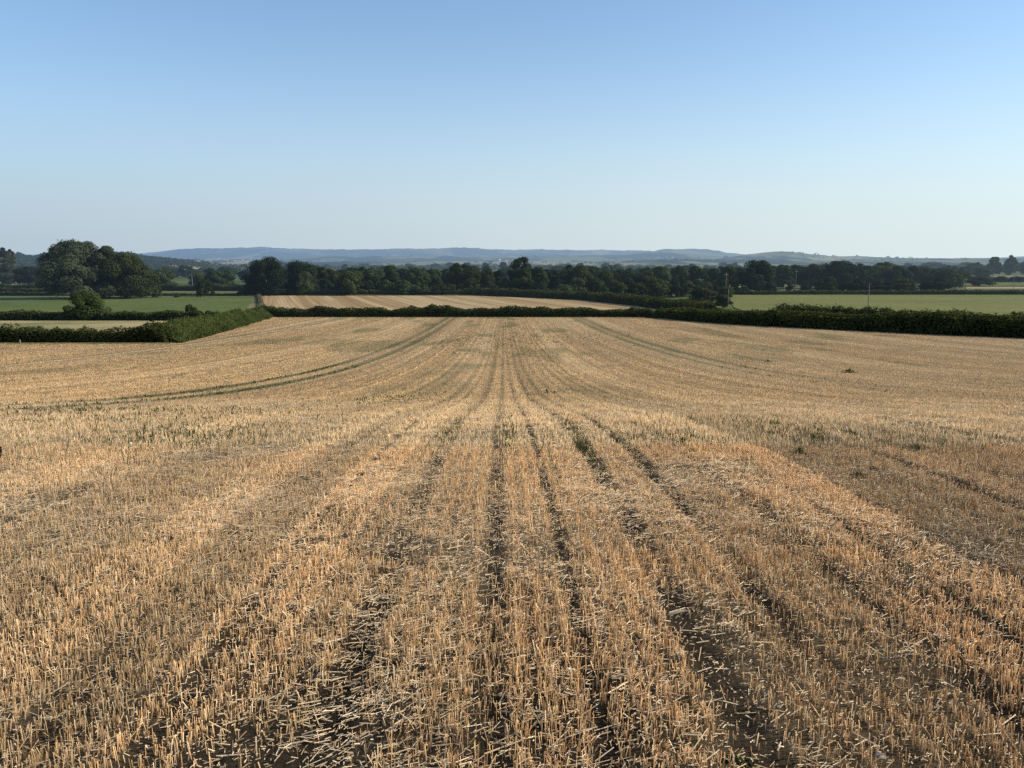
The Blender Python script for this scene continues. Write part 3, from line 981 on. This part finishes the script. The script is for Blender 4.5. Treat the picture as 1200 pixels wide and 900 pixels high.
# unbroken belt behind the far stubble field
G1 = 'trees in the belt behind the far stubble field'
for i, px in enumerate(np.arange(330, 700, 14.0)):
    if 585 < px < 628: continue
    k = ['oak', 'oak', 'tall', 'lime', 'dark'][int(rt.integers(0, 5))]
    plant(k, px + rt.uniform(-5, 5), rt.uniform(310.5, 316.5), rt.uniform(348, 395), rt.uniform(24, 38), 'leafy tree merged into the dark belt behind the far stubble field', G1)
G8 = 'trees filling the right wood behind the olive field'
for px in np.arange(868, 1120, 13.0):
    k = ['oak', 'dark', 'tall', 'lime'][int(rt.integers(0, 4))]
    plant(k, px + rt.uniform(-5, 5), rt.uniform(310, 315) + max(0, px - 1040) * .03, rt.uniform(430, 540), rt.uniform(24, 36), 'tree merged into the dark wood behind the olive field', G8)
# undergrowth of the belt
G2 = 'bushes along the foot of the belt'
for px in np.arange(300, 700, 21.0):
    k = ['bush', 'darkbush', 'bush', 'palebush'][int(rt.integers(0, 4))]
    plant(k, px + rt.uniform(-6, 6), rt.uniform(325, 334), rt.uniform(340, 348), rt.uniform(18, 30), 'low bush at the shaded foot of the belt of trees', G2)
# thicket right of the far stubble field
G3 = 'trees of the thicket right of the far stubble field'
for px in np.arange(690, 875, 12.5):
    k = ['oak', 'bush', 'lime', 'tall', 'oak'][int(rt.integers(0, 5))]
    plant(k, px + rt.uniform(-6, 6), rt.uniform(311, 317), rt.uniform(350, 420), rt.uniform(24, 36), 'tree in the thick wood right of the far stubble field', G3)
G4 = 'bushes of the thicket right of the far stubble field'
for px in np.arange(694, 850, 11.0):
    k = ['bush', 'palebush', 'bush', 'darkbush', 'brownbush'][int(rt.integers(0, 5))]
    plant(k, px + rt.uniform(-6, 6), rt.uniform(322, 333) + max(0, (px - 800)) * .1, rt.uniform(292, 335), rt.uniform(20, 32), 'bush in front of the thick wood right of far stubble field', G4)
# valley trees behind, thinner and bluer with distance
G5 = 'trees in the valley behind the belt'
for px in np.arange(-20, 1225, 13.5):
    d_ = rt.uniform(560, 900)
    if px < 190 and rt.uniform() < .25: continue
    k = ['oak', 'tall', 'lime', 'dark', 'bush'][int(rt.integers(0, 5))]
    t_ = rt.uniform(310, 317) if px > 200 else rt.uniform(311, 320)
    if px > 1110: d_ = rt.uniform(950, 1300); t_ = rt.uniform(309, 314)
    plant(k, px + rt.uniform(-6, 6), t_, d_, rt.uniform(14, 26), 'distant tree showing over the nearer trees in the valley', G5)
G6 = 'far valley trees below the hills'
for px in np.arange(-15, 1225, 20.0):
    d_ = rt.uniform(1100, 2000)
    k = ['oak', 'tall', 'dark', 'oak'][int(rt.integers(0, 4))]
    plant(k, px + rt.uniform(-7, 7), rt.uniform(306.5, 311) if px > 280 else rt.uniform(308, 313), d_, rt.uniform(9, 18), 'hazy far tree at the foot of the hills', G6)


G9 = 'trees in the hazy country at the right edge'
for px in np.arange(1085, 1215, 11.0):
    k = ['oak', 'tall', 'dark', 'bush'][int(rt.integers(0, 4))]
    plant(k, px + rt.uniform(-5, 5), rt.uniform(306.5, 311.5), rt.uniform(880, 1500), rt.uniform(14, 24), 'hazy tree of the wooded country behind the tan field at right', G9)


for px, top, d_ in [(1084, 312, 620), (1098, 314, 560), (1112, 311, 680), (1124, 313, 600), (1136, 311.5, 760), (1147, 314, 700), (1128, 318, 480), (1119, 320, 430)]:
    plant(['oak', 'tall', 'lime'][int(rt.integers(0, 3))], px, top, d_, rt.uniform(17, 26), 'tree in the open wood between dark bush row and right-edge clump', 'trees between the bush row and the right-edge clump')


# wood covering the left hill and the far valley floor: reads as one mass
def canopy_mass(name, pts, size, hgt, mat, label, per=46, seed=4):
    r = np.random.default_rng(seed)
    VV, FF, TT, o_ = [], [], [], 0
    n = len(pts)
    bi = np.repeat(np.arange(n), per)
    d = unit(r.normal(size=(n * per, 3))); d[:, 2] = np.abs(d[:, 2]) * 1.0 - .15
    s = size[bi][:, None]
    P = pts[bi] + d * s * np.array([[1, 1, .9]]) * r.uniform(.85, 1.05, (n * per, 1)) + np.array([[0, 0, 1]]) * (hgt[bi] * .5)[:, None]
    N = unit(d + r.normal(0, .35, (n * per, 3)))
    v, f = cards(P, N, size[bi] * .42 * r.uniform(.6, 1.3, n * per), r)
    tint = np.clip(r.uniform(.1, .9, n)[bi] * .6 + r.uniform(0, .5, n * per), 0, 1)
    return tag(mesh_np(name, v, f, mat, colors=np.repeat(tint, 4)[:, None] * np.ones((1, 3))), label, 'woodland', kind='stuff')


r = np.random.default_rng(31)
n = 900
yy = r.uniform(1250, 1800, n); pxs = r.uniform(-60, 250, n)
keep = ~((pxs > 192) & (pxs < 240) & (yy < 1450))
yy, pxs = yy[keep], pxs[keep]
xx = (pxs - 600) / F_PX * yy
canopy_mass('hill_woodland', np.stack([xx, yy, ridge_z(RIDGES[5], xx, yy) - 2], -1), r.uniform(4.5, 8, len(xx)), r.uniform(2, 6, len(xx)), M['oak'], 'dark blue-green woodland covering the low hill on the left')
n = 2600
yy = r.uniform(1300, 4200, n); pxs = r.uniform(-60, 1260, n)
xx = (pxs - 600) / F_PX * yy
keep = fbm(xx / 260, yy / 420, 88, 3) > .42
xx, yy = xx[keep], yy[keep]
canopy_mass('far_woodland', np.stack([xx, yy, land_z(xx, yy) - 3], -1), r.uniform(6, 11, len(xx)), r.uniform(3, 8, len(xx)), M['oak'], 'hazy far woodland spread over the valley below the hills', 26, 6)
n = 420
yy = r.uniform(4300, 6300, n); pxs = np.concatenate([r.uniform(480, 960, n // 2), r.uniform(-40, 1240, n - n // 2)])
xx = (pxs - 600) / F_PX * yy
keep = fbm(xx / 500, yy / 800, 89, 3) > .52
xx, yy = xx[keep], yy[keep]
canopy_mass('hill_foot_woodland', np.stack([xx, yy, land_z(xx, yy) - 3], -1), r.uniform(9, 18, len(xx)), r.uniform(3, 10, len(xx)), M['oak'], 'blue-grey patches of wood on the lower slopes of the hills', 26, 7)


# ------------------------------------------------------------------ hedges
def hedge(name, pts, h, w, n, leaf, mat, label, seed, hvar=.35, upright=0.0, wob=.12, cat='hedge', tops=None, slope=0.0):
    """leaf clumps over a rounded bank that follows a line on the ground, with an added dark core that blocks light"""
    r = np.random.default_rng(seed)
    pts = np.array(pts, float)
    seg = np.linalg.norm(np.diff(pts, axis=0), axis=1); cum = np.concatenate([[0], np.cumsum(seg)])
    Lh = cum[-1]

    def at(s):
        return np.stack([np.interp(s, cum, pts[:, 0]), np.interp(s, cum, pts[:, 1])], -1)

    def frame(s):
        t = unit(at(np.clip(s + .8, 0, Lh)) - at(np.clip(s - .8, 0, Lh)))
        return t, np.stack([-t[:, 1], t[:, 0]], -1)

    def hh(s):
        base = h if tops is None else np.interp(s / Lh, [q[0] for q in tops], [q[1] for q in tops])
        base = base * np.clip(np.minimum(s, Lh - s) / 2.2, 0, 1) ** .5
        return base * (1 - hvar * .5 + hvar * (.6 * vnoise(s / 5.5, s * 0 + seed, seed) + .4 * vnoise(s / 1.7, s * 0 + 3, seed + 2)))
    s = r.uniform(0, Lh, n)
    a = np.arccos(r.uniform(-1, 1, n) * .97)                   # 0..pi over the section
    H_ = hh(s); W_ = w * (.85 + .3 * vnoise(s / 4, s * 0 + 7, seed + 4))
    c = at(s); t, nn = frame(s)
    rad = np.where(r.uniform(size=n) < .8, r.uniform(.88, 1.04, n), r.uniform(.5, .9, n)) * (1 + wob * (vnoise(s * .9, a * 1.6, seed + 9) - .5) * 2)
    ca, sa = np.cos(a), np.sin(a)
    lat = np.sign(ca) * np.abs(ca) ** .55 * W_ * .5 * rad
    zz = np.abs(sa) ** .55 * H_ * rad
    low = r.uniform(size=n) < .45                                # skirt down to the ground
    zz = np.where(low, H_ * r.uniform(0.02, .85, n), zz)
    lat = np.where(low, np.sign(ca + 1e-9) * W_ * .5 * r.uniform(.8, 1.02, n), lat)
    lat = lat * (1 - slope * np.clip(zz / np.maximum(H_, .01), 0, 1))
    shoot = r.uniform(size=n) < .035
    zz = np.where(shoot & (zz > H_ * .6), zz + H_ * r.uniform(.02, .20, n), zz)
    P = np.concatenate([c + nn * lat[:, None], zz[:, None]], 1)
    P[:, 2] += ground_z(P[:, 0], P[:, 1])
    N = np.concatenate([nn * ca[:, None], np.where(low, .1, sa + .15)[:, None]], 1) + r.normal(0, .38, (n, 3))
    if upright > 0:
        N[:, 2] *= (1 - upright)
        v, f = cards(P, N, leaf * r.uniform(.5, 1.1, n), r, r.uniform(1.6, 3.4, n), np.tile(np.array([[0, 0, 1.]]), (n, 1)) + r.normal(0, .25, (n, 3)))
    else:
        v, f = cards(P, N, leaf * r.uniform(.55, 1.35, n), r, r.uniform(.7, 1.2, n))
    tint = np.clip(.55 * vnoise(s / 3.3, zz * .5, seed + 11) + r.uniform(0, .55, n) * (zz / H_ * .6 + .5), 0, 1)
    root = empty(name, (0, 0, 0))
    # origin at the foot of the hedge, half way along
    mid = at(np.array([Lh / 2]))[0]; org = np.array([mid[0], mid[1], gz(*mid)])
    root.location = org
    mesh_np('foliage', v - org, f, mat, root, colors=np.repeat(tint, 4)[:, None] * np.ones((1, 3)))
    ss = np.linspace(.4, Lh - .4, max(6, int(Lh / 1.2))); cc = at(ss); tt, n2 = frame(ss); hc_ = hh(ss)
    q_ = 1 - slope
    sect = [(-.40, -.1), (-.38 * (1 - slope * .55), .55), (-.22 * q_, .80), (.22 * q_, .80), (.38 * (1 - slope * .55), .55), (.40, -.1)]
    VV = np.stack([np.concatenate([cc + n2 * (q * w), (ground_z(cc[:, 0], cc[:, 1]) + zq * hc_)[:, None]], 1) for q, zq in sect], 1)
    mesh_np('blocking_core', VV.reshape(-1, 3) - org, grid_faces(len(ss), 6), M['hedgecore'], root)  # solid dark core added inside the leaves to block light
    tag(root, label, cat)
    return root


M['drygrass'] = foliage_mat('dry_grass', (.10, .095, .05), (.24, .21, .12), per_object=.05)
m, nt = new_mat('dark_hedge_core'); finish(nt, principled(nt, (.012, .013, .008), 1, 0)); M['hedgecore'] = m

hedge('hedge', [(-61.5, 189), (-30, 189.5), (20, 189), (34, 187)], 2.1, 2.4, 26000, .34, M['hedge'], 'long low dark hedge between the near and the far stubble fields', 61, .75)
hedge('hedge', [(34.5, 186), (39.5, 167), (45, 153), (73, 111), (112, 51)], 3.3, 4.2, 60000, .32, M['hedge'], 'tall thick hedge along the right side of the near stubble field', 62, .35,
      tops=[(0, 2.2), (.2, 2.5), (.5, 3.1), (1, 3.5)])
hedge('hedge', [(58, 178), (76, 140), (98, 110), (130, 66)], 3.0, 2.6, 26000, .32, M['hedge'], 'second hedge running behind the tall right hedge, before the olive field', 63, .45)
hedge('hedge', [(-15, 338), (4, 320), (27, 294), (41, 250), (47, 215), (49, 196)], 3.0, 4.0, 26000, .42, M['hedge'], 'curving hedge along the right side of the far stubble field', 64, .4)
hedge('hedge', [(-150, 99.5), (-75, 100), (-43, 99.5)], 1.7, 2.0, 34000, .22, M['hedge'], 'dark hedge on the left, nearest one, beside the stubble', 65, .95, wob=.25)
hedge('hedge', [(-200, 173), (-120, 172.5), (-66, 173)], 1.9, 2.2, 22000, .30, M['hedge'], 'dark hedge under the large willow, between meadow and green field', 66, .55)
hedge('hedge', [(-45, 100.5), (-52, 140), (-59, 186), (-62, 192)], 2.25, 7.0, 110000, .15, M['reed'], 'tall lush green overgrown bank at the left side of near stubble field', 67, .65, upright=.6, slope=.72, tops=[(0, 2.1), (.25, 2.3), (.6, 2.2), (1, 1.8)])
hedge('hedge', [(-118, 341), (-60, 343), (0, 341), (28, 334)], 2.3, 2.2, 20000, .45, M['hedge'], 'low dark hedge along the foot of the belt', 68, .6)
hedge('hedge', [(-64, 200), (-80, 254), (-106, 334)], .9, 1.2, 9000, .25, M['drygrass'], 'thin pale hedge between the green field and far stubble field', 69, .6)
hedge('hedge', [(-330, 336), (-250, 334), (-190, 333)], 1.5, 2.0, 9000, .45, M['hedge'], 'dark hedge left of the large willow, beyond the green field', 70, .5)
hedge('hedge', [(-330, 372), (-255, 372), (-205, 370)], 2.0, 2.2, 9000, .5, M['hedge'], 'hedge between the two pale strips left of the large willow', 71, .5)
hedge('hedge', [(-330, 412), (-270, 412), (-220, 415)], 2.6, 2.6, 9000, .55, M['hedge'], 'hedge at the feet of the left poplars', 72, .5)
hedge('hedge', [(-175, 395), (-140, 393), (-112, 390)], 3.0, 2.6, 9000, .5, M['hedge'], 'dark hedge across the back of the green field, right of the willow', 73, .5)
hedge('hedge', [(-200, 335), (-150, 335), (-113, 336)], .8, 1.6, 5000, .4, M['hedge'], 'very low hedge line on the far edge of green field', 75, .6)
hedge('hedge', [(94, 346), (140, 348), (190, 350), (290, 352)], 1.7, 2.4, 16000, .48, M['hedge'], 'low dark hedge on the far edge of the olive field', 74, .5)


hedge('hedge', [(338, 572), (372, 572), (420, 575)], 3.2, 3, 5000, .7, M['hedge'], 'far dark hedge across the tan field at the right edge', 76, .5)


# ------------------------------------------------------------------ poles and posts
def pole(px, top, base_d, cross, label, name='utility_pole', rad=.13, cat='pole', width=None):
    x, y, z = place(px, base_d)
    h = ray(px, top)[1] * base_d - z
    o = empty(name, (x, y, z), .25)
    v, f = tube([[0, 0, -.3], [0, 0, h * .5], [0, 0, h], [0, 0, h + .01]], [rad * 1.15, rad, rad * .8, .001], 9)
    mesh_np('post', v, f, M['wood'], o, smooth=True)
    if cross:
        w = width or .9
        v, f = box(-w, w, -.06 - rad, .06 - rad, h - .62, h - .46)
        mesh_np('crossarm', v, f, M['wood'], o)
        for q in (-.85 * w, 0, .85 * w):
            zz = h - .46 if q else h
            v, f = tube([[q, -rad if q else 0, zz], [q, -rad if q else 0, zz + .12], [q, -rad if q else 0, zz + .22]], [.07, .09, .04], 8)
            mesh_np('insulator', v, f, M['porcelain'], o)
    tag(o, label, cat)
    return o


pole(1018.5, 331.5, 205, False, 'slim bare wooden pole standing at the near edge of the olive field', rad=.10)
pole(850.5, 320.5, 332, True, 'wooden utility pole in front of the dome-shaped tree')
pole(853.8, 338.5, 238, False, 'short pale post at the left corner of the olive field', name='post', rad=.12, cat='post')
pole(225.8, 321.5, 440, True, 'T-shaped pole standing in the far green field at left', rad=.2, width=1.5)
pole(1131, 326, 350, True, 'utility pole at the end of the row of dark bushes')
pole(1187, 322, 430, True, 'utility pole by the small far green field at the right edge')
pole(932, 317, 415, True, 'utility pole against the right wood')
pole(17.5, 398.2, 97.2, False, 'short white post in front of the nearest left hedge', name='post', rad=.11, cat='post')


# ------------------------------------------------------------------ far houses
def house(name, W, D_, H):
    o = empty(name, (0, 0, 0))
    v, f = box(-W / 2, W / 2, -D_ / 2, D_ / 2, -3, H)
    w = mesh_np('wall', v, f, M['white'], o)
    rv = np.array([[-W / 2 - .3, -D_ / 2 - .3, H], [W / 2 + .3, -D_ / 2 - .3, H], [W / 2 + .3, D_ / 2 + .3, H], [-W / 2 - .3, D_ / 2 + .3, H], [-W / 2 - .3, 0, H + D_ * .42], [W / 2 + .3, 0, H + D_ * .42]])
    mesh_np('roof', rv, np.array([[0, 1, 5, 4], [2, 3, 4, 5], [0, 4, 3, 3], [1, 2, 5, 5]])[:2], M['roof'], o)
    gv = np.array([[-W / 2, -D_ / 2, H], [-W / 2, D_ / 2, H], [-W / 2, 0, H + D_ * .40], [W / 2, -D_ / 2, H], [W / 2, D_ / 2, H], [W / 2, 0, H + D_ * .40]])
    mesh_np('gable', gv, np.array([[0, 2, 1], [3, 4, 5]]), M['white'], o)
    for q in (-.32, 0, .32):
        for zq in (1.0, 3.6):
            v, f = box(q * W - .6, q * W + .6, -D_ / 2 - .06, -D_ / 2 + .02, zq, zq + 1.2)
            mesh_np('window', v, f, M['glass'], o)
    v, f = box(W * .3, W * .3 + .9, -.4, .4, H + D_ * .25, H + D_ * .42 + 1.4)
    mesh_np('chimney', v, f, M['roof'], o)
    return o


h0 = None
GV = 'village houses below the far hills'
spots = [(231.5, 309, None, 'white house on the flank of the wooded hill at left', None, .9),
         (584, 306.5, None, 'white house in the haze above the belt, left of the tall belt tree', None, 1.2),
         (594, 307, None, 'low white house right beside the one above the belt', None, 1.0)]
for i, px in enumerate([256, 262, 267, 271, 276, 279, 284, 289, 293]):
    spots.append((px, 303.5 + (i * 37 % 5), None, 'pale house of the hazy village beneath the far hills at left', GV, 1.1))
for i, px in enumerate([772, 777, 783, 788, 793, 797, 781, 769]):
    spots.append((px, 302.5 + (i % 3) * 1.2, None, 'pale house of the hamlet on the hazy slope right of centre', 'hamlet houses on the hazy slope', 1.1))
for px, py, _, lab, grp, sc_ in spots:
    hp = land_hit(px, py, 1200)
    if hp is None: continue
    if h0 is None: h0 = house('house', 11, 7, 5.5); o = h0
    else: o = copy_thing(h0)
    if 'group' in o: del o['group']
    o.location = (hp[0], hp[1], hp[2] + 1.5 * sc_); o.scale = (sc_, sc_, sc_)
    o.rotation_euler = (0, 0, float(rt.uniform(-.5, .5)))
    tag(o, lab, 'house', grp)

# ------------------------------------------------------------------ sun, sky, camera
SUN_EL, SUN_AZ = math.radians(32), math.radians(89)       # azimuth to the right of the view direction
sd = Vector((math.sin(SUN_AZ) * math.cos(SUN_EL), math.cos(SUN_AZ) * math.cos(SUN_EL), math.sin(SUN_EL)))
sl = bpy.data.lights.new('sun', 'SUN'); sl.energy = 5.0; sl.angle = math.radians(.5); sl.color = (1.0, .91, .78)
so = bpy.data.objects.new('sun', sl); COL.objects.link(so)
so.rotation_euler = (-sd).to_track_quat('-Z', 'Y').to_euler()

w = bpy.data.worlds.new('World'); scene.world = w; w.use_nodes = True
nt = w.node_tree; nt.nodes.clear()
sky = nt.nodes.new('ShaderNodeTexSky'); sky.sky_type = 'NISHITA'; sky.sun_disc = False
sky.sun_elevation = SUN_EL; sky.sun_rotation = SUN_AZ
sky.altitude = 500; sky.air_density = 1.0; sky.dust_density = .3; sky.ozone_density = 5.0
bg = nt.nodes.new('ShaderNodeBackground'); bg.inputs[1].default_value = .15
out = nt.nodes.new('ShaderNodeOutputWorld')
# the sky is the Nishita one; low down it thickens into summer haze, whiter towards the sun
wt = nt.nodes.new('ShaderNodeTexCoord'); wn = nd(nt, 'ShaderNodeVectorMath', operation='NORMALIZE'); nt.links.new(wt.outputs['Generated'], wn.inputs[0])
ws = nt.nodes.new('ShaderNodeSeparateXYZ'); nt.links.new(wn.outputs[0], ws.inputs[0])
zz_ = math_node(nt, 'MAXIMUM', ws.outputs[2], 0.0)
q_ = math_node(nt, 'DIVIDE', zz_, .16)
hf = math_node(nt, 'ADD', math_node(nt, 'MULTIPLY', math_node(nt, 'POWER', math.e, math_node(nt, 'MULTIPLY', math_node(nt, 'MULTIPLY', q_, q_), -1.0)), .87), .10)
sx = math_node(nt, 'ADD', math_node(nt, 'MULTIPLY', ws.outputs[0], .92), .5, clamp=True)
hcol = mixc(nt, sx, tuple(v / .15 for v in (.445, .545, .645)), tuple(v / .15 for v in (.735, .835, .845)))
skc = mixc(nt, 1.0, sky.outputs[0], (1.22, 1.25, 1.17), 'MULTIPLY')
nt.links.new(mixc(nt, hf, skc, hcol), bg.inputs[0]); nt.links.new(bg.outputs[0], out.inputs[0])

cam = bpy.data.cameras.new('camera'); cam.sensor_fit = 'HORIZONTAL'; cam.sensor_width = 36; cam.lens = 36 * F_PX / 1200
cam.clip_start = .05; cam.clip_end = 40000
co = bpy.data.objects.new('camera', cam); COL.objects.link(co)
co.location = (0, 0, 0); co.rotation_euler = (math.pi / 2 - PITCH, 0, 0)
scene.camera = co

scene.view_settings.view_transform = 'Standard'; scene.view_settings.look = 'None'; scene.view_settings.exposure = 0
scene.cycles.max_bounces = 5; scene.cycles.diffuse_bounces = 3; scene.cycles.transmission_bounces = 2
scene.cycles.use_denoising = False
